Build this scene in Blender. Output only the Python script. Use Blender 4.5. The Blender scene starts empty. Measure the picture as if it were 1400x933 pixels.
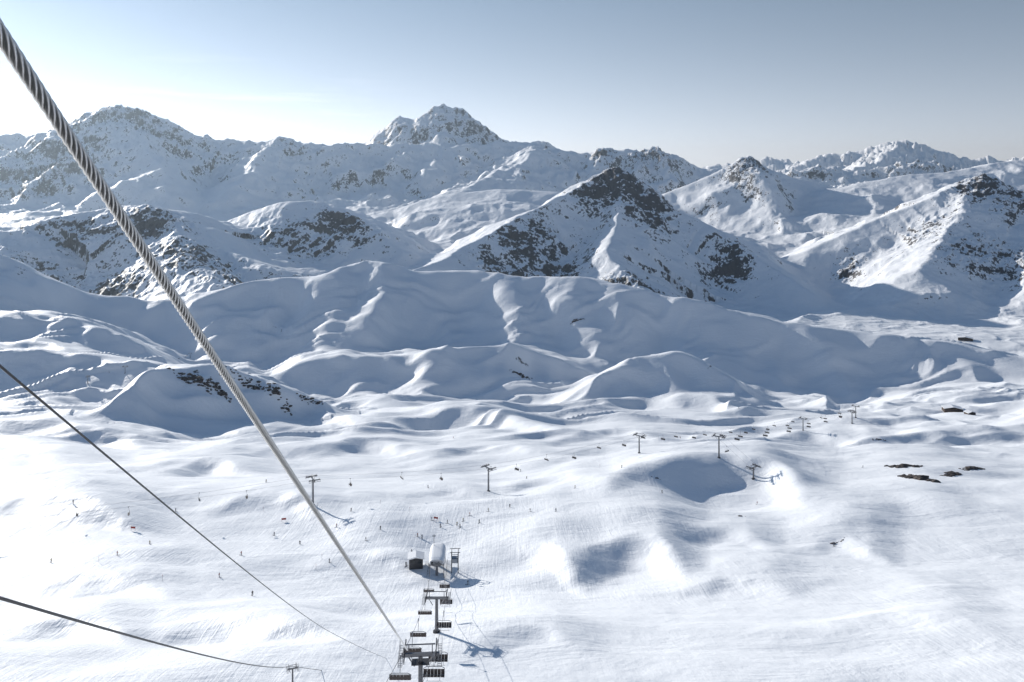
import bpy, bmesh, math, random
import numpy as np
from mathutils import Vector, Matrix
import time
T0=time.time()
random.seed(4)
scene=bpy.context.scene
F=1089.0
SUN_AZ=math.radians(-43); SUN_EL=math.radians(17.5)
SX,SY=math.sin(SUN_AZ),math.cos(SUN_AZ)

# ------------------------------------------------------------ noise
rng=np.random.RandomState(7)
PERM=rng.permutation(1024).astype(np.int32)
PERM=np.concatenate([PERM,PERM])
ANG=(rng.rand(1024)*2*np.pi)
GX=np.cos(ANG).astype(np.float32); GY=np.sin(ANG).astype(np.float32)
def perlin(x,y,seed=0):
    x=x+seed*37.17; y=y-seed*91.73
    xi=np.floor(x); yi=np.floor(y)
    fx=(x-xi).astype(np.float32); fy=(y-yi).astype(np.float32)
    xi=xi.astype(np.int32)&1023; yi=yi.astype(np.int32)&1023
    def g(ix,iy,dx,dy):
        h=PERM[PERM[ix&1023]+(iy&1023)]
        return GX[h]*dx+GY[h]*dy
    u=fx*fx*fx*(fx*(fx*6-15)+10); v=fy*fy*fy*(fy*(fy*6-15)+10)
    a=g(xi,yi,fx,fy); b=g(xi+1,yi,fx-1,fy); c=g(xi,yi+1,fx,fy-1); d=g(xi+1,yi+1,fx-1,fy-1)
    return ((a+(b-a)*u)*(1-v)+(c+(d-c)*u)*v)*1.5
def fbm(x,y,o,seed=0,gain=.5):
    s=0;a=1.;f=1.
    for i in range(o):
        s=s+a*perlin(x*f,y*f,seed+i*3); a*=gain; f*=2.03
    return s
def ridged(x,y,o,seed=0,gain=.5):
    s=0;a=1.;f=1.;w=1.;n=0
    for i in range(o):
        r=1-np.abs(perlin(x*f,y*f,seed+i*5)); r=r*r
        s=s+a*r*w; n+=a; w=np.clip(r*1.3,0,1); a*=gain; f*=2.07
    return s/n
def sst(a,b,v):
    t=np.clip((v-a)/(b-a),0,1); return t*t*(3-2*t)

# ------------------------------------------------------------ relief tables
BD=[20,40,100,160,200,290,408,550,750,1000,1300,1550,2200,3000,3800,4500,5500,7000,8500,12000,20000,40000]
BZ=[-50,-62,-85,-103,-117,-146,-166,-204,-251,-303,-365,-415,-520,-570,-620,-590,-460,-330,-270,-250,-500,-900]
_ly=np.linspace(math.log(20),math.log(40000),1500)
_bz=np.interp(_ly,np.log(BD),BZ)
ker=np.exp(-np.linspace(-2.5,2.5,61)**2); ker/=ker.sum()
_bz=np.convolve(np.pad(_bz,30,mode='edge'),ker,mode='valid')
def P(px,py,d):
    return ((px-700)/F*d, d, (230-py)/F*d)

# snow ridges: crest line, near slope, far slope, rounding, blend, side lobes, relief
CUR=[
 ([(-400,290,1700),(-150,318,1750),(0,350,1800),(110,398,1850),(200,412,1850),(300,399,1850),(370,384,1900),(440,380,1900),(480,361,1950),(520,356,1950),(565,372,1950),(650,372,1950),(740,379,1900),(830,386,1850),(900,402,1800),(960,415,1760),(1060,440,1720),(1150,452,1700),(1300,472,1650),(1450,500,1550),(1700,520,1500)],.60,.3,10,45,42,420),
 ([(60,640,760),(140,580,800),(190,526,860),(225,504,900),(300,501,930),(380,526,930),(445,556,930),(520,610,900)],.75,.3,3,16,26,75),
 ([(330,560,1200),(400,505,1230),(440,492,1250),(520,499,1250),(600,490,1240),(650,487,1270),(700,481,1300),(770,499,1310),(860,540,1280)],.66,.2,3,26,18,95),
 ([(730,580,1000),(800,534,1060),(860,506,1100),(930,496,1110),(985,520,1080),(1050,565,1000)],.66,.25,3,20,17,80),
 ([(-300,415,1420),(-100,425,1450),(60,432,1450),(120,446,1420),(190,470,1380),(260,520,1300)],.5,.18,4,25,20,90),
 ([(-100,480,1180),(60,484,1180),(140,492,1170),(230,510,1120),(270,560,1050)],.5,.18,4,20,16,70),
 ([(1130,640,600),(1180,600,650),(1260,590,690),(1330,592,700),(1420,577,720),(1700,560,750)],.28,.3,6,12,10,80),
]
BASIN=[(1100,1370,120,230,-66),(800,1420,220,110,-22),(640,1130,170,90,-10),(1230,560,120,70,8),(60,640,110,80,8),(990,400,70,22,-7)]
LIPS=[ # wind lips: rim line, height, length of the lee face
 ([(835,668,420),(870,645,446),(930,632,464),(1000,636,472),(1050,648,460),(1095,690,420)],15,75),
 ([(780,778,292),(830,758,308),(862,742,322),(895,752,316),(935,788,290)],7.4,44),
 ([(655,735,330),(700,735,334),(750,762,312),(795,805,275)],3.6,44),
 ([(205,860,203),(300,853,206),(380,857,203),(455,878,192)],4.2,24),
 ([(-80,700,375),(30,700,378),(100,708,370),(185,735,345)],7,45),
 ([(430,762,302),(500,745,318),(570,765,302)],2.6,28),
 ([(520,590,800),(590,573,880),(650,572,880),(735,596,780)],13,85),
 ([(790,562,960),(880,552,1040),(960,556,1010),(1020,574,910)],13,85),
 ([(540,548,1100),(650,535,1200),(760,550,1100)],13,100),
 ([(-60,600,730),(40,592,755),(120,594,745),(195,615,680)],10,75),
 ([(1100,750,322),(1150,732,335),(1215,768,303)],2.6,30),
 ([(925,808,260),(1000,796,268),(1080,815,255)],2.4,24),
 ([(690,655,440),(740,640,462),(810,658,436)],4.4,42),
 ([(290,692,384),(360,676,402),(440,694,384)],3.8,38),
 ([(1110,682,398),(1200,668,410),(1310,692,383)],1.5,45),
 ([(50,800,265),(140,790,272),(230,808,258)],2.6,26),
 ([(1140,862,204),(1220,845,212),(1340,873,200)],2.0,24),
 ([(750,612,676),(840,600,730),(910,615,670)],6.5,55),
 ([(420,628,615),(500,612,660),(570,625,622)],8,60),
 ([(1040,603,720),(1110,590,780),(1190,608,695)],6.5,60),
 ([(210,640,500),(290,625,540),(350,638,510)],4.5,42),
 ([(560,668,412),(620,655,436),(660,668,414)],2.5,30),
 ([(930,735,330),(1000,722,345),(1050,745,322)],2.8,30),
 ([(20,860,203),(90,850,208),(180,872,197)],2.4,22),
 ([(640,880,180),(720,868,190),(800,885,180)],1.8,20),
 ([(600,625,600),(660,615,640),(730,628,600)],5,45),
 ([(640,600,730),(700,588,790),(770,602,730)],6,55),
 ([(1010,535,1130),(1060,525,1180),(1130,540,1110)],9,75),
]
RID=[ # mountains: points, k near, k far, rounding, blend, class
 ([(560,372,3100),(600,356,3300),(660,325,3600),(720,291,3900),(750,275,4000),(790,256,4100),(840,231,4200),(880,254,4150),(920,285,4050),(985,315,3900),(1050,365,3600),(1110,402,3300)],.68,.40,6,30,1),
 ([(840,231,4200),(850,290,3850),(830,340,3500),(880,395,3100)],.6,.6,10,30,1),
 ([(540,288,5300),(600,268,5300),(680,260,5300),(750,262,5300)],.28,.3,20,60,1),
 ([(-300,290,3500),(0,318,3300),(60,301,3400),(120,289,3500),(200,281,3500),(240,300,3400),(290,335,3300),(360,362,3100)],.55,.3,12,40,1),
 ([(240,300,3400),(250,345,3000),(300,385,2700)],.5,.4,12,40,1),
 ([(270,318,4000),(330,296,4050),(385,279,4050),(440,277,4000),(490,300,3900),(550,345,3700)],.6,.3,12,40,1),
 ([(1100,345,4100),(1200,300,4200),(1270,271,4200),(1340,242,4300),(1375,258,4300),(1410,262,4300),(1520,235,4500),(1800,220,4600)],.5,.35,8,40,1),
 ([(1340,242,4300),(1300,310,3800),(1250,370,3400)],.5,.45,12,40,1),
 ([(1410,262,4300),(1400,330,3700),(1420,390,3200)],.5,.5,12,40,1),
 ([(920,262,6500),(985,232,6500),(1025,214,6500),(1060,236,6500),(1120,252,6500)],.5,.35,8,50,1),
 ([(1180,250,6200),(1240,240,6200),(1300,235,6300),(1400,218,6500),(1600,200,6800)],.3,.3,15,60,1),
 ([(-900,120,8000),(-400,150,8500),(-100,190,8800),(0,186,8800),(60,184,8800),(100,164,8700),(150,147,8700),(180,149,8700),(215,160,8700),(260,178,8700),(300,190,8800),(345,196,8800),(375,188,8800),(420,197,8800),(470,198,8800),(500,198,9000),(700,196,9000),(740,194,8800),(780,205,8700),(810,212,8600),(830,203,8500),(870,209,8500),(892,202,8500),(920,213,8500),(970,232,8500),(1100,245,8500)],.58,.3,8,120,2),
 ([(470,215,10000),(500,198,10000),(520,180,10000),(555,160,10000),(575,164,10000),(597,147,10000),(625,150,10000),(655,167,10000),(690,190,10000),(720,205,10000)],.6,.5,8,60,2),
 ([(597,148,10000),(610,190,9200),(590,230,8300)],.6,.6,20,60,2),
 ([(160,148,8700),(200,200,7700),(230,245,6900)],.55,.55,20,60,2),
 ([(375,190,8800),(350,225,7900),(330,256,7000)],.45,.45,20,60,2),
 ([(740,196,8800),(700,225,7800),(640,252,6800)],.45,.45,20,60,2),
 ([(900,240,15000),(1000,225,15000),(1050,216,15000),(1080,221,15000),(1100,222,15000),(1130,212,15000),(1160,210,15000),(1190,202,15000),(1230,194,15000),(1262,199,15000),(1290,207,15000),(1330,219,15000),(1360,214,15000),(1400,222,15000),(1600,200,15000),(2000,190,15000)],.42,.3,8,80,3),
 ([(1230,195,15000),(1200,218,12900),(1150,236,11500)],.45,.45,20,60,3),
 ([(1130,212,15000),(1090,228,13500)],.45,.45,20,60,3),
 ([(1060,236,11000),(1120,228,11000),(1180,232,11000),(1260,222,11000),(1330,230,11000),(1400,216,11000),(1500,205,11000)],.5,.35,8,60,3),
]
PATCH=[
 (845,252,4120,60,170,.82),(880,268,4020,45,200,.75),(800,262,4080,30,90,.6),(710,322,3650,38,170,.78),(765,345,3500,40,200,.7),(690,350,3450,50,120,.65),(735,310,3780,30,120,.65),
 (1340,260,4200,50,220,.78),(1385,280,4100,50,200,.66),(1160,340,3900,25,100,.6),(1330,330,3600,60,200,.58),(1380,340,3500,50,200,.62),(1270,310,3900,50,200,.48),
 (210,300,3350,60,150,.76),(110,300,3350,50,120,.64),(470,318,3850,60,120,.70),(400,330,3700,60,200,.60),(260,350,3000,90,250,.68),(330,375,2800,80,200,.74),(60,345,3000,80,200,.66),(160,350,2900,80,200,.62),(430,370,3000,70,200,.68),(30,310,3400,60,150,.56),
 (1000,355,3700,35,150,.64),(880,385,3200,80,100,.68),(1025,225,6400,35,250,.76),(890,208,8400,40,300,.58),(830,208,8400,25,250,.54),
 (175,165,8500,90,500,.54),(600,175,9800,90,700,.28),(40,240,7500,60,500,.46),(380,200,8600,60,250,.30),(740,200,8600,30,200,.36),(290,200,8500,40,300,.36),(100,220,7900,80,300,.38),
 (1230,200,14800,80,500,.32),(1330,220,10900,80,500,.46),(1120,228,10900,40,300,.36),(1250,225,10900,60,300,.36),
 (265,520,905,26,26,1),(310,520,920,30,20,.9),(360,534,925,40,22,1),(420,549,928,22,18,.9),
 (380,408,1850,30,30,1),(380,448,1740,16,20,.9),(790,437,1760,10,18,.9),(715,512,1270,18,18,1),(860,500,1100,8,12,.9),(20,350,1760,70,40,.9),(250,400,1840,50,25,.8),(970,520,1080,10,14,.9),(1240,470,1650,14,20,.9),(560,395,1880,12,20,.8),
]
def segdist(x,y,W):
    best=np.full(x.shape,1e12); zb=np.zeros_like(best); sb=np.zeros_like(best)
    for (ax,ay,az),(bx,by,bz) in zip(W[:-1],W[1:]):
        dx,dy=bx-ax,by-ay; L2=dx*dx+dy*dy
        t=np.clip(((x-ax)*dx+(y-ay)*dy)/L2,0,1)
        ex=x-(ax+t*dx); ey=y-(ay+t*dy)
        d=ex*ex+ey*ey
        m=d<best
        best=np.where(m,d,best); zb=np.where(m,az+t*(bz-az),zb)
        cr=(dx*ey-dy*ex)/math.sqrt(L2)
        sb=np.where(m,cr,sb)
    best=np.sqrt(best)
    return best,zb,sb/(best+1e-3)
def crom(pts,n=3):
    W=np.array([P(*p) for p in pts]); out=[]
    E=np.vstack([2*W[0]-W[1],W,2*W[-1]-W[-2]])
    for i in range(1,len(E)-2):
        for k in range(n):
            t=k/n; p0,p1,p2,p3=E[i-1:i+3]
            out.append(.5*((2*p1)+(-p0+p2)*t+(2*p0-5*p1+4*p2-p3)*t*t+(-p0+3*p1-3*p2+p3)*t**3))
    out.append(W[-1]); return np.array(out)
RIDW=[(crom(c[0],3 if len(c[0])<14 else 2),)+c[1:] for c in RID]
def smooth_line(pts,sig,ext=80):
    a=np.array(pts,float); g=np.arange(a[0,0]-ext,a[-1,0]+ext+1,2.0)
    k=np.exp(-.5*(np.arange(-3*sig,3*sig+1,2.0)/sig)**2); k/=k.sum(); n=len(k)//2
    out=[]
    for c in (1,2):
        v=np.interp(g,a[:,0],a[:,c]); out.append(np.convolve(np.pad(v,n,mode='edge'),k,mode='valid')[:len(g)])
    return g,out[0],out[1]
CURS=[(smooth_line(c[0],8),)+c[1:] for c in CUR]
LIPSS=[]
for c in LIPS:
    w_=c[0][-1][0]-c[0][0][0]
    LIPSS.append((smooth_line(c[0],12,160),c[0][0][0]-.6*w_,c[0][-1][0]+.25*w_)+c[1:])
def hfun(x,y,full=False):
    x=x.astype(np.float64); y=y.astype(np.float64)
    ly=np.log(np.clip(y,20,40000)); X=x/y; px=700+F*X
    h=np.interp(ly,_ly,_bz)
    def on(m,fn):
        o=np.zeros(x.shape)
        if m.any(): o[m]=fn(x[m],y[m])
        return o
    h=h+on(y>500,lambda a,b:fbm(a/900,b/900,2,1)*22*sst(500,1600,b))
    for a,d,ru,rv,A in BASIN:
        m=(np.abs(px-a)<ru*3)&(np.abs(y-d)<rv*3)
        if m.any(): h[m]+=A*np.exp(-((px[m]-a)/ru)**2-((y[m]-d)/rv)**2)
    far=y>2000
    w1x=on(far,lambda a,b:fbm(a/260,b/260,3,11)*22*sst(2000,3200,b)); w1y=on(far,lambda a,b:fbm(a/260,b/260,3,14)*22*sst(2000,3200,b))
    vf=y>5500
    w2x=on(vf,lambda a,b:fbm(a/900,b/900,4,17)*80*sst(5500,7000,b)); w2y=on(vf,lambda a,b:fbm(a/900,b/900,4,21)*80*sst(5500,7000,b))
    crest=np.full(x.shape,1e9)
    for (g,gp,gd),kn,kf,w,bl,lob,rel in CURS:
        y0,y1=gd.min()*.5,gd.max()*1.6
        m=(y>y0)&(y<y1)&(px>g[0]-60)&(px<g[-1]+60)
        if not m.any(): continue
        xs,ys,pp=x[m],y[m],px[m]
        yc=np.interp(pp,g,gd)+perlin(xs/(lob*2.2),xs*0+3.3,151)*lob*.35; zc=(230-np.interp(pp,g,gp))/F*yc
        fade=np.clip((g[0]-pp)/60,0,1)+np.clip((pp-g[-1])/60,0,1)
        e=ys-yc
        q=np.clip(np.abs(e)/100,0,1)
        e2=e+perlin(xs/(lob*3.2),ys/(lob*6),131+int(lob))*lob*1.3*q+perlin(xs/(lob*1.3),ys/(lob*3),141)*lob*.35*q
        s=e2/np.sqrt(e2*e2+w*w)
        k=kn+(kf-kn)*(.5+.5*s)
        dd=np.sqrt(e2*e2+w*w)-w
        drop=np.where(e2<0,rel*(1-np.exp(-k*dd/rel)),k*dd)
        r=zc-drop-fade*60
        hh=h[m]; t=np.maximum(bl-np.abs(hh-r),0)
        crest[m]=np.where(r>hh-bl,np.minimum(crest[m],np.abs(e)/50),crest[m])
        h[m]=np.maximum(hh,r)+t*t/(4*bl)
    for W,kn,kf,w,bl,wm in RIDW:
        R=(W[:,2].max()+700)/min(kn,kf)*.8+300
        m=(y>2100)&(x>W[:,0].min()-R)&(x<W[:,0].max()+R)&(y>W[:,1].min()-R)&(y<W[:,1].max()+R)
        if not m.any(): continue
        wx,wy=(w1x,w1y) if wm==1 else (w2x,w2y)
        xx,yy=x[m]+wx[m],y[m]+wy[m]
        d,z,s=segdist(xx,yy,W)
        k=kf+(kn-kf)*(.5-.5*s)
        r=z-k*(np.sqrt(d*d+w*w)-w)
        r=r+k*d*.14*perlin(xx/300,yy/300,31)
        hh=h[m]; t=np.maximum(bl-np.abs(hh-r),0)
        crest[m]=np.where(r>hh-bl,np.minimum(crest[m],d/(200 if wm==1 else (320 if wm==2 else 120))),crest[m])
        h[m]=np.maximum(hh,r)+t*t/(4*bl)
    cm=1-.82*np.exp(-crest**2)
    patch=np.zeros_like(h)
    for a,b,d,ru,rv,S in PATCH:
        m=(np.abs(px-a)<ru*3)&(np.abs(y-d)<rv*3)
        if m.any():
            e=((px[m]-a)/ru)**2+((y[m]-d)/rv)**2
            patch[m]=np.maximum(patch[m],S*np.exp(-e))
    m=y>2300
    if m.any():
        a,b=x[m],y[m]; mm=sst(2300,3300,b); c=cm[m]; bm=sst(6000,7800,b)
        det=(ridged((a+w1x[m]*2)/620,(b+w1y[m]*2)/620,5,41,.46)-.45)
        h[m]+=det*(64+80*bm)*mm*c+(ridged(a/150,b/150,3,51)-.45)*(8+28*patch[m]+16*bm)*mm*(.35+.65*c)
        h[m]+=(ridged(a/380,b/380,4,61)-.5)*(70+40*sst(9500,11000,b))*bm
    def mound(a,b,L,A,seed,o=2,asym=.35):
        q=perlin(a/(L*1.3),b/(L*1.3),seed+70)
        return fbm((a+SX*q*L*asym)/L,(b+SY*q*L*asym)/(L*.8),o,seed)*A
    m=(y>300)&(y<3200)
    if m.any():
        a,b,c=x[m],y[m],cm[m]; near=1-sst(1900,3200,b)
        calm=1-.3*sst(1150,1400,b)*(1-sst(2300,2600,b))*sst(330,460,px[m])
        h[m]+=mound(a,b,260,12,80)*sst(450,900,b)*near*(.3+.7*c)*calm
        h[m]+=mound(a,b,110,4.0,84)*sst(300,600,b)*near*(.4+.6*c)*calm
        wxx=a+fbm(a/160,b/160,2,201)*45; wyy=b+fbm(a/160,b/160,2,205)*45
        lip=1-np.abs(fbm((wxx*.9+wyy*.3)/210,(wyy-wxx*.25)/95,2,95)); lip=np.clip(lip-.55,0,1)
        h[m]+=lip*15*sst(500,850,b)*near*calm
        # wind-sculpted crests, finer, sharp on the lee
        sc=ridged((wxx*.8+wyy*.4)/105,(wyy-wxx*.35)/48,3,211,.5)-.45
        h[m]+=sc*5.5*sst(420,800,b)*(1-sst(2000,2600,b))*(.45+.55*c)*sst(-.15,.25,perlin(a/300,b/300,221))
    m=y<1300
    if m.any():
        a,b=x[m],y[m]
        h[m]+=mound(a,b,60,1.6,87)*(1-sst(700,1300,b))+mound(a,b,24,.3,89)*(1-sst(500,900,b))+mound(a,b,140,4.5,93,2,.5)*(1-sst(350,700,b))
        h[m]+=fbm(a/9,b/9,2,91)*.05*(1-sst(300,500,b))
    for (g,gp,gd),p0,p1,A,L in LIPSS:
        m=(px>p0)&(px<p1)&(y<gd.max()+L*6)&(y>gd.min()-L*2)
        if not m.any(): continue
        pp=px[m]; yc=np.interp(pp,g,gd)
        nz=perlin(x[m]/(L*.9),y[m]/(L*.9),171)+.5*perlin(x[m]/(L*.35),y[m]/(L*.35),173)
        u=(yc-y[m]+nz*L*.16)/L
        t=np.clip((pp-p0)/(p1-p0),0,1); en=sst(0,.66,t)*sst(0,.28,1-t)
        up=np.where(u<0,np.exp(-(u/2.4)**2),1-sst(0,.65,u))
        dg=sst(0,.7,u)*(1-sst(.7,2.0,u))
        h[m]+=A*en*(up*.97-dg*.14)
    rn=ridged(x/70,y/70,4,111,.6)-.5
    sc=np.where(y<2300,.16,1.0)*(1+sst(6000,7800,y))
    h=h+patch*rn*36*sc
    if full: return h,patch
    return h

# ------------------------------------------------------------ terrain mesh
cx=np.concatenate([np.linspace(-2.0,-.72,150,endpoint=False),np.linspace(-.72,.72,1300,endpoint=False),np.linspace(.72,1.5,80)])
r=np.concatenate([np.linspace(math.log(45),math.log(150),60,endpoint=False),
 np.linspace(math.log(150),math.log(2100),660,endpoint=False),
 np.linspace(math.log(2100),math.log(2600),40,endpoint=False),
 np.linspace(math.log(2600),math.log(4600),280,endpoint=False),
 np.linspace(math.log(4600),math.log(11000),250,endpoint=False),
 np.linspace(math.log(11000),math.log(34000),110)])
yy=np.exp(r)
NX,NY=len(cx),len(yy)
Yg,Xg=np.meshgrid(yy,cx,indexing='ij')
xw=(Xg*Yg).ravel(); yw=Yg.ravel()
H,PT=hfun(xw,yw,True)
print('height',time.time()-T0,NX*NY)
co=np.stack([xw,yw,H],1).astype(np.float32)
me=bpy.data.meshes.new('snow_terrain')
me.vertices.add(NX*NY); me.vertices.foreach_set('co',co.ravel())
ii=np.arange(NX*NY).reshape(NY,NX)
q=np.stack([ii[:-1,:-1],ii[:-1,1:],ii[1:,1:],ii[1:,:-1]],-1).reshape(-1,4).astype(np.int32)
nf=len(q)
me.loops.add(nf*4); me.loops.foreach_set('vertex_index',q.ravel())
me.polygons.add(nf); me.polygons.foreach_set('loop_start',np.arange(0,nf*4,4,dtype=np.int32))
me.polygons.foreach_set('loop_total',np.full(nf,4,dtype=np.int32))
me.polygons.foreach_set('use_smooth',np.ones(nf,dtype=bool))
at=me.attributes.new('rocky','FLOAT','POINT'); at.data.foreach_set('value',PT.astype(np.float32))
al=sst(2000,2900,yw)
at=me.attributes.new('alpine','FLOAT','POINT'); at.data.foreach_set('value',al.astype(np.float32))
me.update()
terr=bpy.data.objects.new('snow_terrain',me); scene.collection.objects.link(terr)
print('mesh',time.time()-T0)

# ------------------------------------------------------------ materials
class NT:
    def __init__(s,name):
        s.m=bpy.data.materials.new(name); s.m.use_nodes=True
        s.t=s.m.node_tree; s.b=s.t.nodes['Principled BSDF']
    def n(s,typ,**k):
        nd=s.t.nodes.new(typ)
        for a,v in k.items(): setattr(nd,a,v)
        return nd
    def l(s,a,b): s.t.links.new(a,b)
    def math(s,op,a,b=None,clamp=False):
        nd=s.n('ShaderNodeMath',operation=op,use_clamp=clamp)
        for i,v in enumerate((a,b)):
            if v is None: continue
            if isinstance(v,(int,float)): nd.inputs[i].default_value=v
            else: s.l(v,nd.inputs[i])
        return nd.outputs[0]
    def noise(s,scale,detail=4,rough=.55,vec=None,dist=0):
        nd=s.n('ShaderNodeTexNoise'); nd.inputs['Scale'].default_value=scale
        nd.inputs['Detail'].default_value=detail; nd.inputs['Roughness'].default_value=rough
        nd.inputs['Distortion'].default_value=dist
        if vec is not None: s.l(vec,nd.inputs['Vector'])
        return nd.outputs['Fac']
T=NT('snow_and_rock')
tc=T.n('ShaderNodeTexCoord').outputs['Object']
geo=T.n('ShaderNodeNewGeometry')
sep=T.n('ShaderNodeSeparateXYZ'); T.l(geo.outputs['Normal'],sep.inputs[0])
a1=T.n('ShaderNodeAttribute',attribute_name='rocky').outputs['Fac']
a2=T.n('ShaderNodeAttribute',attribute_name='alpine').outputs['Fac']
inv=T.math('SUBTRACT',1.0,sep.outputs['Z'])
mpv=T.n('ShaderNodeMapping'); T.l(tc,mpv.inputs[0]); mpv.inputs['Scale'].default_value=(1,1,.55)
n1=T.noise(1/60,10,.76,mpv.outputs[0])
n2=T.noise(1/12,5,.65,mpv.outputs[0])
f=T.math('MULTIPLY',inv,1.6)
f=T.math('MULTIPLY',f,T.math('ADD',T.math('MULTIPLY',a2,.9),.1))
f=T.math('ADD',f,T.math('MULTIPLY',T.math('SUBTRACT',n1,.5),2.2))
f=T.math('ADD',f,T.math('MULTIPLY',T.math('SUBTRACT',n2,.5),1.5))
f=T.math('ADD',f,T.math('MULTIPLY',a1,.70))
f=T.math('SUBTRACT',f,T.math('MULTIPLY',T.math('SUBTRACT',1.0,a2),.16))
mr=T.n('ShaderNodeMapRange'); mr.inputs['From Min'].default_value=.62; mr.inputs['From Max'].default_value=.72
T.l(f,mr.inputs['Value'])
gate=T.n('ShaderNodeMapRange'); gate.inputs['From Min'].default_value=.05; gate.inputs['From Max'].default_value=.14
T.l(T.math('ADD',a1,T.math('MULTIPLY',inv,T.math('MULTIPLY',a2,.9))),gate.inputs['Value'])
rockf=T.math('MULTIPLY',mr.outputs['Result'],gate.outputs['Result'])
rc=T.n('ShaderNodeValToRGB'); rc.color_ramp.elements[0].color=(.016,.015,.017,1); rc.color_ramp.elements[1].color=(.10,.086,.08,1)
T.l(T.noise(1/8,6,.65,mpv.outputs[0]),rc.inputs[0])
mix=T.n('ShaderNodeMix',data_type='RGBA'); T.l(rockf,mix.inputs['Factor'])
mix.inputs['A'].default_value=(.945,.952,.96,1); T.l(rc.outputs[0],mix.inputs['B'])
T.l(mix.outputs['Result'],T.b.inputs['Base Color'])
T.b.inputs['Roughness'].default_value=.58
T.b.inputs['Specular IOR Level'].default_value=.5
st=T.n('ShaderNodeMapping'); T.l(tc,st.inputs[0]); st.inputs['Rotation'].default_value=(0,0,math.radians(28)); st.inputs['Scale'].default_value=(1,.04,.3)
trk=T.noise(.8,3,.6,st.outputs[0],.9)
st2=T.n('ShaderNodeMapping'); T.l(tc,st2.inputs[0]); st2.inputs['Rotation'].default_value=(0,0,math.radians(-62)); st2.inputs['Scale'].default_value=(1,.05,.3)
trk2=T.noise(.5,3,.6,st2.outputs[0],1.6)
dr=T.noise(.22,7,.62,tc)
pm=T.n('ShaderNodeMapRange'); pm.inputs['From Min'].default_value=.40; pm.inputs['From Max'].default_value=.60; T.l(T.noise(1/90,4,.6,tc),pm.inputs['Value'])
hgt=T.math('ADD',T.math('MULTIPLY',dr,.85),T.math('MULTIPLY',T.math('ADD',T.math('MULTIPLY',trk,.30),T.math('MULTIPLY',trk2,.36)),T.math('ADD',pm.outputs['Result'],.15)))
bp=T.n('ShaderNodeBump'); bp.inputs['Strength'].default_value=.55; bp.inputs['Distance'].default_value=.8
T.l(hgt,bp.inputs['Height'])
st3=T.n('ShaderNodeMapping'); T.l(tc,st3.inputs[0]); st3.inputs['Rotation'].default_value=(0,0,math.radians(-25)); st3.inputs['Scale'].default_value=(.55,1.3,1)
bp3=T.n('ShaderNodeBump'); bp3.inputs['Strength'].default_value=.42; bp3.inputs['Distance'].default_value=3.0
T.l(T.noise(1/22,6,.6,st3.outputs[0],.5),bp3.inputs['Height']); T.l(bp.outputs[0],bp3.inputs['Normal'])
bp2=T.n('ShaderNodeBump'); bp2.inputs['Strength'].default_value=.5; bp2.inputs['Distance'].default_value=11
T.l(T.math('MULTIPLY',T.noise(1/45,7,.62,tc),a2),bp2.inputs['Height']); T.l(bp3.outputs[0],bp2.inputs['Normal'])
T.l(bp2.outputs[0],T.b.inputs['Normal'])
me.materials.append(T.m)

def mat(name,col,rough=.5,metal=0,nscale=3,var=.15):
    M=NT(name)
    mx=M.n('ShaderNodeMix',data_type='RGBA')
    M.l(M.noise(nscale,4,.6,M.n('ShaderNodeTexCoord').outputs['Object']),mx.inputs['Factor'])
    mx.inputs['A'].default_value=tuple(c*(1-var) for c in col)+(1,)
    mx.inputs['B'].default_value=tuple(min(1,c*(1+var)) for c in col)+(1,)
    M.l(mx.outputs['Result'],M.b.inputs['Base Color'])
    M.b.inputs['Roughness'].default_value=rough; M.b.inputs['Metallic'].default_value=metal
    return M.m
M_steel=mat('galvanised_steel',(.20,.20,.21),.5,.6)
M_dark=mat('dark_steel',(.05,.05,.055),.5,.3)
M_rope=mat('rope_steel',(.86,.84,.81),.34,.65,40,.12)
M_ropeC=mat('rope_core',(.05,.05,.05),.8,.0,40,.2)
M_ropeD=mat('rope_dark',(.08,.08,.085),.5,.5)
M_seat=mat('seat_dark',(.05,.035,.03),.6)
M_snowc=mat('snow_cap',(.9,.91,.93),.6)
M_grey=mat('cladding_grey',(.42,.43,.45),.5)
M_red=mat('red_paint',(.35,.04,.03),.5)
M_wood=mat('timber_dark',(.06,.04,.03),.8)
M_glass=mat('window_dark',(.02,.025,.03),.15)
M_skin=mat('skin',(.5,.33,.25),.6)
M_rock=mat('rock_dark',(.08,.065,.058),.9,0,.8,.45)
M_pants=mat('ski_trousers',(.03,.03,.04),.8)

# ------------------------------------------------------------ mesh helpers
def tube(bm,a,b,r0,r1=None,n=8,mi=0,caps=True):
    r1=r0 if r1 is None else r1
    a=Vector(a);b=Vector(b);d=(b-a)
    if d.length<1e-6:return
    u=d.normalized(); s=u.orthogonal().normalized(); t=u.cross(s)
    A=[];B=[]
    for i in range(n):
        c,sn=math.cos(2*math.pi*i/n),math.sin(2*math.pi*i/n)
        A.append(bm.verts.new(a+(s*c+t*sn)*r0)); B.append(bm.verts.new(b+(s*c+t*sn)*r1))
    for i in range(n):
        f=bm.faces.new((A[i],A[(i+1)%n],B[(i+1)%n],B[i])); f.material_index=mi
    if caps:
        bm.faces.new(A[::-1]).material_index=mi; bm.faces.new(B).material_index=mi
def box(bm,c,s,mi=0,rot=None):
    c=Vector(c); vs=[]
    for sx in(-.5,.5):
        for sy in(-.5,.5):
            for sz in(-.5,.5):
                v=Vector((sx*s[0],sy*s[1],sz*s[2]))
                if rot is not None: v=rot@v
                vs.append(bm.verts.new(c+v))
    for f in((0,1,3,2),(4,6,7,5),(0,4,5,1),(2,3,7,6),(0,2,6,4),(1,5,7,3)):
        bm.faces.new([vs[i] for i in f]).material_index=mi
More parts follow.
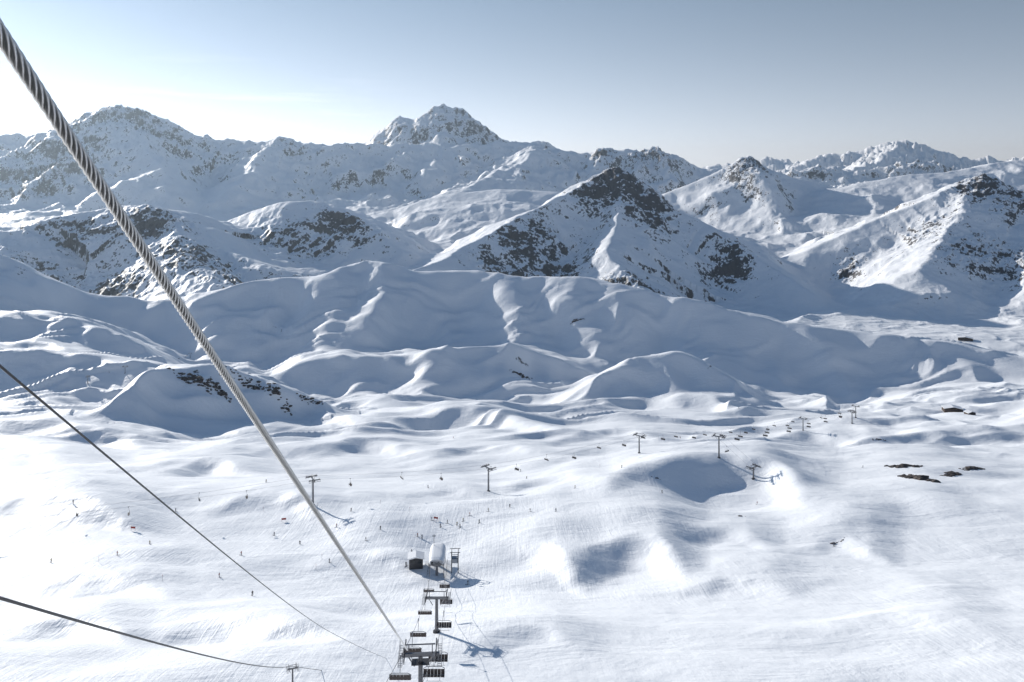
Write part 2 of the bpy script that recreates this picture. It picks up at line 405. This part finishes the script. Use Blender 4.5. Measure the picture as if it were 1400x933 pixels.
def mkmesh(bm,name,mats):
    bmesh.ops.recalc_face_normals(bm,faces=bm.faces)
    m=bpy.data.meshes.new(name); bm.to_mesh(m); bm.free()
    for x in mats: m.materials.append(x)
    return m
def mkobj(name,m,loc=(0,0,0),rz=0,parent=None,scale=1):
    o=bpy.data.objects.new(name,m); scene.collection.objects.link(o)
    o.location=loc; o.rotation_euler=(0,0,rz); o.scale=(scale,)*3
    if parent: o.parent=parent
    return o
_ys=np.exp(np.linspace(math.log(70),math.log(12000),2600))
def stand(px,py,ymin=70):
    X=(px-700)/F; E=(230-py)/F
    ys=_ys[(_ys>ymin)&(_ys<max(3000,ymin*3))]
    z=hfun(X*ys,ys)
    i=np.argmax(z-E*ys>=0)
    return Vector((X*ys[i],ys[i],z[i]))
def gz(x,y): return float(hfun(np.array([x]),np.array([y]))[0])

# ------------------------------------------------------------ lift pylons
def pylon_mesh(H,arm=2.8,big=False):
    bm=bmesh.new()
    tube(bm,(0,0,-3),(0,0,H),.5,.33,14)
    tube(bm,(0,0,-.5),(0,0,.35),.95,.85,14,1)
    box(bm,(0,0,H+.2),(arm*2+1.0,.42,.5),0)
    for s in(-1,1):
        tube(bm,(s*.9,0,H-1.5),(s*arm*.8,0,H),.09,n=6)
        tube(bm,(s*arm*.75,0,H+.4),(s*arm*.75,0,H+1.7),.08,n=6)
        box(bm,(s*arm,0,H+.62),(.12,5.4,.3),0)
        for k in range(8):
            yk=-2.4+k*.69
            tube(bm,(s*arm-.07,yk,H+.85),(s*arm+.07,yk,H+.85),.27,n=10,mi=1)
        for k in range(14): box(bm,(s*(arm+.55),-2.6+k*.4,H+.1),(.6,.06,.05),0)
        for t in(-.28,.28): box(bm,(s*(arm+.55)+t,0,H+.05),(.05,5.6,.08),0)
        for k in range(5):
            yk=-2.7+k*1.35
            tube(bm,(s*(arm+.85),yk,H+.1),(s*(arm+.85),yk,H+1.1),.03,n=4,mi=0)
        tube(bm,(s*(arm+.85),-2.7,H+1.1),(s*(arm+.85),2.7,H+1.1),.03,n=4,mi=0)
    tube(bm,(-arm*.95,0,H+1.7),(arm*.95,0,H+1.7),.1,n=6)
    for s in(-.22,.22): tube(bm,(s,-.62,.5),(s,-.5,H),.03,n=4,mi=1)
    for k in range(int(H/.6)): tube(bm,(-.22,-.6,.8+k*.6),(.22,-.6,.8+k*.6),.02,n=4,mi=1,caps=False)
    if big:
        box(bm,(0,0,H-.9),(2.6,1.6,.08),1)
        for s in(-1,1):
            for t in(-.8,.8): tube(bm,(s*1.3,t,H-.9),(s*1.3,t,H+.1),.03,n=4,mi=1)
            tube(bm,(s*1.3,-.8,H+.1),(s*1.3,.8,H+.1),.03,n=4,mi=1)
    return mkmesh(bm,'lift_pylon',[M_steel,M_dark])
def chair_mesh(w=3.0):
    bm=bmesh.new()
    box(bm,(0,0,0),(.18,.6,.26),0)
    tube(bm,(0,0,0),(.0,-.12,-1.0),.05,n=6); tube(bm,(0,-.12,-1.0),(0,-.5,-2.0),.05,n=6)
    tube(bm,(-w*.36,-.45,-2.0),(w*.36,-.45,-2.0),.05,n=6)
    for s in(-1,1):
        pts=[(s*w*.36,-.45,-2.0),(s*w*.5,-.42,-2.2),(s*w*.5,-.3,-3.0),(s*w*.5,.25,-3.15)]
        for p,q_ in zip(pts[:-1],pts[1:]): tube(bm,p,q_,.045,n=6)
        tube(bm,(s*w*.5,-.3,-2.75),(s*w*.5,.35,-2.7),.03,n=5)
    n=6
    for k in range(n):
        xc=-w/2+w*(k+.5)/n
        box(bm,(xc,.0,-3.05),(w/n*.93,.52,.13),1)
        box(bm,(xc,-.33,-2.68),(w/n*.93,.11,.72),1,Matrix.Rotation(.18,3,'X'))
    tube(bm,(-w*.48,.35,-2.7),(w*.48,.35,-2.7),.03,n=5)
    for s in(-.3,.3): tube(bm,(s*w,.35,-2.7),(s*w,.5,-3.5),.025,n=5)
    tube(bm,(-w*.38,.5,-3.5),(w*.38,.5,-3.5),.03,n=5)
    return mkmesh(bm,'lift_chair',[M_steel,M_seat])
CH=chair_mesh()
def rope(name,pts,rad,m,sag=0,seg=24,parent=None):
    P_=[]
    for a,b in zip(pts[:-1],pts[1:]):
        a=Vector(a);b=Vector(b);L=(b-a).length
        for i in range(seg):
            t=i/seg; p=a.lerp(b,t); p.z-=sag*L*4*t*(1-t); P_.append(p)
    P_.append(Vector(pts[-1]))
    cu=bpy.data.curves.new(name,'CURVE'); cu.dimensions='3D'; cu.bevel_depth=rad; cu.bevel_resolution=2; cu.use_fill_caps=True
    sp=cu.splines.new('POLY'); sp.points.add(len(P_)-1)
    for i,p in enumerate(P_): sp.points[i].co=(p.x,p.y,p.z,1)
    cu.materials.append(m)
    o=bpy.data.objects.new(name,cu); scene.collection.objects.link(o)
    if parent:o.parent=parent
    return o,P_
def chair_on(p,rz,tag='lift_chair'):
    return mkobj(tag,CH,p,rz)
base1=Vector(P(575,0,118)); base1.z=gz(base1.x,base1.y)
top1=(230-897)/F*118
H1=top1-base1.z
print('tower1 H',H1)
t1=mkobj('lift_pylon',pylon_mesh(H1,2.3,True),base1,math.radians(4))
b2=stand(597,865); H2=(230-819)/F*b2.y-b2.z
print('pyl2',b2,H2)
t2=mkobj('lift_pylon',pylon_mesh(H2,2.3),b2,math.radians(0))
bs=stand(598,782); print('station',bs)
SH=5.2
for s in(-1,1):
    a=Vector((base1.x+s*2.3,base1.y,base1.z+H1+1.1)); b=Vector((b2.x+s*2.3,b2.y,b2.z+H2+1.1)); c=Vector((bs.x+s*2.3,bs.y-1,bs.z+SH-.3))
    d0=Vector((base1.x+s*2.3,base1.y-70,base1.z+H1+1.1+28))
    ro,pp=rope('haul_rope',[d0,a,b,c],.035,M_ropeD,.012)
    def at(i,t,dd=[d0,a,b,c]):
        p=dd[i].lerp(dd[i+1],t); L=(dd[i+1]-dd[i]).length; p.z-=.012*L*4*t*(1-t); return p
    for i,t in ([(0,.93),(1,.25),(1,.5),(1,.88),(2,.4)] if s<0 else [(0,.95),(1,.12),(1,.65),(2,.1),(2,.5)]):
        chair_on(at(i,t),math.radians(0 if s<0 else 180))
# ------------------------------------------------------------ station
st_root=bpy.data.objects.new('chairlift_station',None); scene.collection.objects.link(st_root); st_root.location=bs; st_root.rotation_euler=(0,0,math.radians(2))
def part(bm,name,mats):
    o=mkobj(name,mkmesh(bm,name,mats)); o.parent=st_root; return o
bm=bmesh.new(); W_,L_=2.9,13.0;n=14
rings=[]
for j in range(9):
    yj=-L_/2+L_*j/8; sc=1-.16*(abs(j-4)/4)**6
    rings.append([bm.verts.new((W_*sc*(abs(math.cos(math.pi*i/n))**.6)*(1 if i<n/2 else -1),yj,SH+.5+2.0*sc*math.sin(math.pi*i/n)**.6)) for i in range(n+1)])
for A_,B_ in zip(rings[:-1],rings[1:]):
    for i in range(n): bm.faces.new((A_[i],A_[i+1],B_[i+1],B_[i]))
for R_ in(rings[0],rings[-1]): bm.faces.new(R_).material_index=1
o=part(bm,'snowy_roof_shell',[M_snowc,M_grey])
bm=bmesh.new()
box(bm,(0,0,SH+.2),(5.6,12.6,.5),0)
box(bm,(0,-6.45,SH+1.0),(3.8,.1,1.1),1)
tube(bm,(0,-3.8,SH-.45),(0,-3.8,SH-.15),2.4,n=24,mi=2)
for y_ in(-3.8,3.5): tube(bm,(0,y_,-2),(0,y_,SH),.55,.45,14,0)
for s in(-1,1):
    box(bm,(s*2.35,0,SH-.3),(.14,12,.3),2)
    for k in range(14): tube(bm,(s*2.35-.08,-5.8+k*.9,SH-.55),(s*2.35+.08,-5.8+k*.9,SH-.55),.25,n=8,mi=2)
    for y_ in(-5.5,5.5): tube(bm,(s*2.6,y_,-1),(s*2.6,y_,SH),.09,n=6,mi=2)
part(bm,'drive_frame',[M_steel,M_glass,M_dark])
bm=bmesh.new()
box(bm,(0,0,.25),(10,14,.5),0)
for s in(-1,1):
    for k in range(6): tube(bm,(s*3.4,-6+k*2.3,.5),(s*3.4,-6+k*2.3,1.6),.05,n=5,mi=1)
    tube(bm,(s*3.4,-6,1.6),(s*3.4,5.5,1.6),.05,n=5,mi=1)
part(bm,'boarding_platform',[M_snowc,M_dark])
bm=bmesh.new()
for y_ in(-1,2):
    tube(bm,(5.2,y_,-1),(5.2,y_,7.2),.12,n=6); tube(bm,(7.6,y_,-1),(7.6,y_,7.2),.12,n=6); tube(bm,(4.6,y_,7.2),(8.4,y_,7.2),.12,n=6); tube(bm,(5.2,y_,5),(7.6,y_,5),.09,n=6)
tube(bm,(5.2,-1,7.2),(5.2,2,7.2),.1,n=6);tube(bm,(7.6,-1,7.2),(7.6,2,7.2),.1,n=6)
box(bm,(6.4,.5,3.9),(2.2,2.6,1.5),1)
tube(bm,(-1.5,4,SH+2.0),(-1.5,4,SH+6.5),.08,n=6); box(bm,(-1.5,4,SH+5.9),(1.2,.15,.7),1)
part(bm,'side_gantry',[M_dark,M_grey])
def hut(name,loc,w,d,h,rz,wallm,pitch=.8,sc=1):
    root=bpy.data.objects.new(name,None); scene.collection.objects.link(root); root.location=loc; root.rotation_euler=(0,0,rz); root.scale=(sc,)*3
    bm=bmesh.new(); box(bm,(0,0,h/2-.6),(w,d,h+1.2)); o=mkobj('walls',mkmesh(bm,'walls',[wallm]),parent=root)
    bm=bmesh.new()
    vs=[]
    for y_ in(-d/2-.5,d/2+.5):
        for (x_,z_) in((-w/2-.6,h-.15),(0,h+pitch),(w/2+.6,h-.15),(w/2+.6,h+.25),(0,h+pitch+.5),(-w/2-.6,h+.25)): vs.append(bm.verts.new((x_,y_,z_)))
    for i in range(6): bm.faces.new((vs[i],vs[(i+1)%6],vs[6+(i+1)%6],vs[6+i]))
    bm.faces.new(vs[:6]);bm.faces.new(vs[6:][::-1])
    mkobj('snow_roof',mkmesh(bm,'snow_roof',[M_snowc]),parent=root)
    bm=bmesh.new()
    k=max(2,int(w/2))
    for i in range(k): box(bm,(-w/2+w*(i+.5)/k,-d/2-.02,h*.55),(w/k*.55,.06,h*.36))
    mkobj('windows',mkmesh(bm,'windows',[M_glass]),parent=root)
    bm=bmesh.new(); box(bm,(w/2+.02,0,1),(.06,.9,2)); mkobj('door',mkmesh(bm,'door',[M_wood]),parent=root)
    return root
hx=Vector((bs.x-8.2,bs.y+3,0)); hx.z=gz(hx.x,hx.y)+1.2
hut('operator_hut',hx,5,4,2.6,math.radians(6),M_dark,.5)
p=stand(1302,562); print('hut',p); hut('restaurant_chalet',p,20,11,3.6,math.radians(-12),M_wood,2)
p2=stand(1326,567); hut('ski_hut',p2,9,7,2.6,math.radians(10),M_wood,1.4)
p=stand(1320,466,2000); print('hut2',p); hut('lift_station_building',p,40,20,7,math.radians(-30),M_wood,3)

def line(name,marks,H,arm=2.8,ext=None,spacing=38,jit=0):
    tops=[];bases=[stand(*m) for m in marks]
    print(name,[tuple(round(c) for c in b) for b in bases])
    for i,b in enumerate(bases):
        a=bases[max(0,i-1)];c=bases[min(len(bases)-1,i+1)]
        d=(c-a); ang=math.atan2(d.y,d.x)-math.pi/2
        mkobj('lift_pylon',pylon_mesh(H[i],arm),b,ang)
        tops.append((b+Vector((0,0,H[i]+1.1)),ang))
    for s in(-1,1):
        pts=[t+Vector((math.cos(a)*s*arm,math.sin(a)*s*arm,0)) for t,a in tops]
        o,pp=rope('haul_rope',pts,.03,M_ropeD,.012)
        acc=spacing*(.3 if s<0 else .8)
        for a,b in zip(pp[:-1],pp[1:]):
            L=(b-a).length
            while acc<L:
                q_=a.lerp(b,acc/L); d=b-a
                near_t=min((q_-t).length for t,_ in tops)
                if near_t>6: chair_on(q_,math.atan2(d.y,d.x)-math.pi/2+(math.pi if s>0 else 0))
                acc+=spacing
            acc-=L
line('A',[(-190,715),(-22,752),(428,692),(668,672),(874,620),(1098,589),(1165,580)],[11,11,12,12,11,11,11],spacing=48)
line('B',[(1030,655),(983,627),(1170,572)],[6,12,11],spacing=60)
line('C',[(120,525),(171,511),(260,490)],[9,9,9],spacing=90)
b=stand(400,975); Hs=(230-915)/F*b.y-b.z; print('small',b,Hs)
mkobj('lift_pylon',pylon_mesh(Hs/.42,1.6),b,math.radians(20),scale=.42)
topS=b+Vector((0,0,Hs+.5))
rope('support_cable',[P(-160,770,16),tuple(topS),P(560,922,260)],.045,M_ropeD,.006,40)
rope('support_cable',[P(-160,365,14),P(447,862,110),P(545,906,190)],.03,M_ropeD,.004,40)

# ------------------------------------------------------------ twisted main rope
A0=Vector(P(-130,-150,2.25)); B0=Vector(P(557,889,116))
U=(B0-A0).normalized(); S_=U.orthogonal().normalized(); V_=U.cross(S_)
Ltot=(B0-A0).length
Rr=.0112; off=.0172; pitch=.36; ns=6; nr=8
def axis(t): return A0+U*t
hl=60.0; ts=[];t=0
while t<hl:
    ts.append(t); t+=max(.02,.02+.0006*t)
def grow(t): return 1+3.0*(t/Ltot)**1.0
verts=[];faces=[];fm=[]
for s in range(ns):
    b0=len(verts)
    for t in ts:
        g=grow(t); ph=2*math.pi*(t/pitch+s/ns)
        cdir=S_*math.cos(ph)+V_*math.sin(ph); tdir=(V_*math.cos(ph)-S_*math.sin(ph))
        k=2*math.pi*off*g/pitch; tan=(U+tdir*k).normalized(); bi=tan.cross(cdir)
        c=axis(t)+cdir*off*g
        for j in range(nr):
            a=2*math.pi*j/nr; verts.append(c+(cdir*math.cos(a)+bi*math.sin(a))*Rr*g)
    for i in range(len(ts)-1):
        for j in range(nr):
            faces.append((b0+i*nr+j,b0+i*nr+(j+1)%nr,b0+(i+1)*nr+(j+1)%nr,b0+(i+1)*nr+j)); fm.append(0)
def plain(t0,t1,n,rad,mi):
    b0=len(verts)
    for t in np.linspace(t0,t1,n):
        for j in range(10):
            a=2*math.pi*j/10; verts.append(axis(t)+(S_*math.cos(a)+V_*math.sin(a))*rad*grow(t))
    for i in range(n-1):
        for j in range(10): faces.append((b0+i*10+j,b0+i*10+(j+1)%10,b0+(i+1)*10+(j+1)%10,b0+(i+1)*10+j)); fm.append(mi)
plain(hl-.5,Ltot,20,off+Rr,0); plain(0,hl,40,off*.85,1)
m=bpy.data.meshes.new('stranded_steel_cable'); m.from_pydata([tuple(v) for v in verts],[],faces)
m.polygons.foreach_set('use_smooth',np.ones(len(m.polygons),dtype=bool)); m.materials.append(M_rope); m.materials.append(M_ropeC)
m.polygons.foreach_set('material_index',np.array(fm,dtype=np.int32))
mkobj('stranded_steel_cable',m)

# ------------------------------------------------------------ skiers
def skier_mesh(col,lean,name):
    J=[(0,0,.95),(0,.02,1.15),(0,.06,1.38),(0,.08,1.5),(0,.1,1.6),(0,.1,1.72),
       (.19,.06,1.4),(.3,.14,1.16),(.27,.36,1.08),(-.19,.06,1.4),(-.3,.14,1.16),(-.27,.36,1.08),
       (.1,.0,.9),(.13,.12,.5),(.13,-.03,.1),(-.1,.0,.9),(-.13,.12,.5),(-.13,-.03,.1),(.13,.14,.06),(-.13,.14,.06)]
    E=[(0,1),(1,2),(2,3),(3,4),(4,5),(2,6),(6,7),(7,8),(2,9),(9,10),(10,11),(0,12),(12,13),(13,14),(0,15),(15,16),(16,17),(14,18),(17,19)]
    R=[.16,.16,.17,.07,.11,.1,.09,.065,.05,.09,.065,.05,.11,.085,.06,.11,.085,.06,.06,.06]
    mm=bpy.data.meshes.new('tmp'); mm.from_pydata(J,E,[])
    ob=bpy.data.objects.new('tmp',mm); scene.collection.objects.link(ob)
    sk=ob.modifiers.new('s','SKIN')
    for i,v in enumerate(mm.skin_vertices[0].data): v.radius=(R[i],R[i]); v.use_root=(i==0)
    su=ob.modifiers.new('u','SUBSURF'); su.levels=1
    dg=bpy.context.evaluated_depsgraph_get(); me2=bpy.data.meshes.new_from_object(ob.evaluated_get(dg))
    bpy.data.objects.remove(ob)
    bm=bmesh.new(); bm.from_mesh(me2)
    for f in bm.faces:
        c=f.calc_center_median()
        f.material_index=1 if c.z<.92 else (0 if c.z<1.5 else (3 if (c.z<1.62 and c.y>.14) else 2))
        f.smooth=True
    for s in(-1,1):
        box(bm,(s*.13,.1,.015),(.1,1.7,.03),4); box(bm,(s*.13,.98,.06),(.09,.22,.02),4,Matrix.Rotation(.5,3,'X'))
        tube(bm,(s*.27,.38,1.1),(s*.42,-.1,.05),.012,n=4,mi=4)
    return mkmesh(bm,name,[mat('jacket_'+name,col,.8),M_pants,M_dark,M_skin,M_dark])
SK=[skier_mesh((.05,.06,.10),0,'navy'),skier_mesh((.3,.05,.04),0,'red'),skier_mesh((.03,.03,.03),0,'black'),skier_mesh((.25,.2,.06),0,'ochre')]
spots=[(612,716),(625,719),(629,722),(571,735),(577,737),(563,757),(655,716),(642,706),(590,712),(668,700),(697,694),(300,790),(375,733),(364,660),(640,800),(555,775),(1140,748),(786,668),(500,740),(330,760),(712,645),(720,655),(240,700),(160,760),(450,770),(100,690),(480,700),(1035,690),(760,700),(70,770),(1010,560),(620,600),
 (602,722),(633,714),(520,725),(725,700),(585,668),(850,640),(905,675),(460,722),(410,745),(205,745),(345,815),(930,600),(1180,640)]
for i,(a,b_) in enumerate(spots):
    p=stand(a,b_); mkobj('skier',SK[(i*7)%4 if i%5 else 2],p,random.uniform(0,6.28))
bm=bmesh.new(); tube(bm,(0,0,-.3),(0,0,2.2),.04,n=6); tube(bm,(0,0,1.6),(0,0,2.2),.05,n=6,mi=1); PM=mkmesh(bm,'piste_marker',[M_dark,M_red])
for a,b_ in [(434,694),(222,795),(440,765),(432,780),(700,735),(360,700),(135,770),(560,700),(520,690),(900,600),(740,600),(820,640)]:
    mkobj('piste_marker',PM,stand(a,b_))
bm=bmesh.new()
for x_ in(-.9,.9): tube(bm,(x_,0,-.5),(x_,0,1.7),.05,n=6)
box(bm,(0,-.07,1.2),(2.0,.06,.8),1)
PS=mkmesh(bm,'piste_sign',[M_dark,M_red])
for a,b_ in [(182,726),(388,714),(596,712)]: mkobj('piste_sign',PS,stand(a,b_),random.uniform(-.3,.3))

# ------------------------------------------------------------ rock outcrops
def rocks(name,px,py,w,n,ang=0,s=1.6):
    c=stand(px,py); bm=bmesh.new()
    for i in range(n):
        t=random.uniform(-.5,.5); ox=t*w*math.cos(ang)+random.gauss(0,w*.04); oy=t*w*math.sin(ang)*1.0+random.gauss(0,w*.07)
        z=gz(c.x+ox,c.y+oy)-c.z
        r_=s*random.uniform(.3,1)*(1-abs(t))
        vs=bmesh.ops.create_icosphere(bm,subdivisions=2,radius=r_)['verts']
        sd=random.random()*99
        sc=(random.uniform(.9,2.0),random.uniform(.7,1.2),random.uniform(.5,.9))
        for v in vs:
            q_=v.co.copy(); d=1+.5*float(perlin(np.array([q_.x*1.1/r_+sd]),np.array([q_.y*1.1/r_+q_.z/r_*1.7]))[0])
            v.co=Vector((q_.x*d*sc[0]+ox,q_.y*d*sc[1]+oy,q_.z*d*sc[2]+z-.1*r_))
    mkobj(name,mkmesh(bm,name,[M_rock]),c)
rocks('rock_outcrop',1238,638,18,40,-.3,2.1)
rocks('rock_outcrop',1256,655,24,50,-1.4,3.0)
rocks('rock_outcrop',1300,650,18,30,.7,1.8)
rocks('rock_outcrop',1330,641,22,34,.5,1.9)
rocks('rock_outcrop',1141,744,3,9,.5,.9)
rocks('rock_outcrop',1150,740,5,6,.5,.5)
rocks('rock_outcrop',896,654,5,8,0,.8)
rocks('rock_outcrop',1012,706,5,5,0,.6)
rocks('rock_outcrop',262,520,50,80,-.2,3.2)
rocks('rock_outcrop',300,534,34,50,-.5,2.9)
rocks('rock_outcrop',345,530,50,50,-.1,2.6)
rocks('rock_outcrop',380,542,40,44,-.4,2.6)
rocks('rock_outcrop',425,550,30,34,-.1,2.2)
rocks('rock_outcrop',712,514,40,40,0,2.2)
rocks('rock_outcrop',1200,602,14,12,.2,1.2)
rocks('rock_outcrop',790,438,30,26,.1,2.8)

# ------------------------------------------------------------ haze
bm=bmesh.new(); box(bm,(0,14000,-300),(70000,52000,2600))
hm=bpy.data.materials.new('air_haze'); hm.use_nodes=True; nt=hm.node_tree; nt.nodes.clear()
vo=nt.nodes.new('ShaderNodeVolumeScatter'); vo.inputs['Color'].default_value=(.70,.86,1,1); vo.inputs['Density'].default_value=1.8e-5; vo.inputs['Anisotropy'].default_value=.5
ou=nt.nodes.new('ShaderNodeOutputMaterial'); nt.links.new(vo.outputs[0],ou.inputs['Volume'])
m=mkmesh(bm,'air_haze',[hm]); mkobj('air_haze',m)

# ------------------------------------------------------------ light
w=bpy.data.worlds.new('World'); scene.world=w; w.use_nodes=True; nt=w.node_tree
def wn(t,**k):
    nd=nt.nodes.new(t)
    for a,v in k.items(): setattr(nd,a,v)
    return nd
def wl(a,b): nt.links.new(a,b)
bg=nt.nodes['Background']; sky=wn('ShaderNodeTexSky'); sky.sky_type='NISHITA'; sky.sun_disc=False
sky.sun_elevation=SUN_EL; sky.sun_rotation=SUN_AZ; sky.altitude=2800; sky.air_density=1.0; sky.dust_density=1.0; sky.ozone_density=1.5
bw=wn('ShaderNodeRGBToBW'); wl(sky.outputs[0],bw.inputs[0])
gtc=wn('ShaderNodeTexCoord'); sp=wn('ShaderNodeSeparateXYZ'); wl(gtc.outputs['Generated'],sp.inputs[0])
rp=wn('ShaderNodeValToRGB'); wl(sp.outputs['Z'],rp.inputs[0])
rp.color_ramp.elements[0].color=(.91,1.0,1.13,1); rp.color_ramp.elements[1].color=(.45,1.0,2.1,1)
rp.color_ramp.elements[1].position=.7
e=rp.color_ramp.elements.new(.22); e.color=(.74,1.0,1.36,1)
mu=wn('ShaderNodeMix',data_type='RGBA',blend_type='MULTIPLY'); mu.inputs['Factor'].default_value=1
wl(bw.outputs[0],mu.inputs['A']); wl(rp.outputs[0],mu.inputs['B'])
mx=wn('ShaderNodeMix',data_type='RGBA'); mx.inputs['Factor'].default_value=.92
wl(sky.outputs[0],mx.inputs['A']); wl(mu.outputs['Result'],mx.inputs['B'])
mp=wn('ShaderNodeMapping'); wl(gtc.outputs['Generated'],mp.inputs[0]); mp.inputs['Scale'].default_value=(3.0,3.0,42); mp.inputs['Rotation'].default_value=(0,math.radians(2),0)
nz=wn('ShaderNodeTexNoise'); nz.inputs['Scale'].default_value=1.3; nz.inputs['Detail'].default_value=6; nz.inputs['Roughness'].default_value=.55; wl(mp.outputs[0],nz.inputs['Vector'])
cr=wn('ShaderNodeMapRange'); cr.inputs['From Min'].default_value=.54; cr.inputs['From Max'].default_value=.75; cr.inputs['To Max'].default_value=.35; wl(nz.outputs['Fac'],cr.inputs['Value'])
el=wn('ShaderNodeMapRange'); el.inputs['From Min'].default_value=.14; el.inputs['From Max'].default_value=.08; wl(sp.outputs['Z'],el.inputs['Value'])
ml=wn('ShaderNodeMapRange'); ml.inputs['From Min'].default_value=-.1; ml.inputs['From Max'].default_value=-.3; wl(sp.outputs['X'],ml.inputs['Value'])
m3=wn('ShaderNodeMath',operation='MULTIPLY'); wl(el.outputs[0],m3.inputs[0]); wl(ml.outputs[0],m3.inputs[1])
mm_=wn('ShaderNodeMath',operation='MULTIPLY'); wl(cr.outputs[0],mm_.inputs[0]); wl(m3.outputs[0],mm_.inputs[1])
cl=wn('ShaderNodeMix',data_type='RGBA'); wl(mm_.outputs[0],cl.inputs['Factor']); wl(mx.outputs['Result'],cl.inputs['A']); cl.inputs['B'].default_value=(12,12,12,1)
wl(cl.outputs['Result'],bg.inputs[0]); bg.inputs[1].default_value=.113
L=bpy.data.lights.new('sun','SUN'); L.energy=5; L.angle=math.radians(.5); L.color=(1,.98,.94)
lo=bpy.data.objects.new('sun',L); scene.collection.objects.link(lo)
sv=Vector((SX*math.cos(SUN_EL),SY*math.cos(SUN_EL),math.sin(SUN_EL)))
lo.rotation_euler=(-sv).to_track_quat('-Z','Y').to_euler(); lo.location=sv*100

cam=bpy.data.cameras.new('camera'); cam.lens=28; cam.sensor_width=36; cam.clip_start=.1; cam.clip_end=120000; cam.shift_y=-(466.5-230)/1400
cobj=bpy.data.objects.new('camera',cam); scene.collection.objects.link(cobj); cobj.rotation_euler=(math.pi/2,0,0)
scene.camera=cobj
scene.view_settings.view_transform='Standard'; scene.view_settings.look='None'; scene.view_settings.exposure=0
print('total',time.time()-T0)
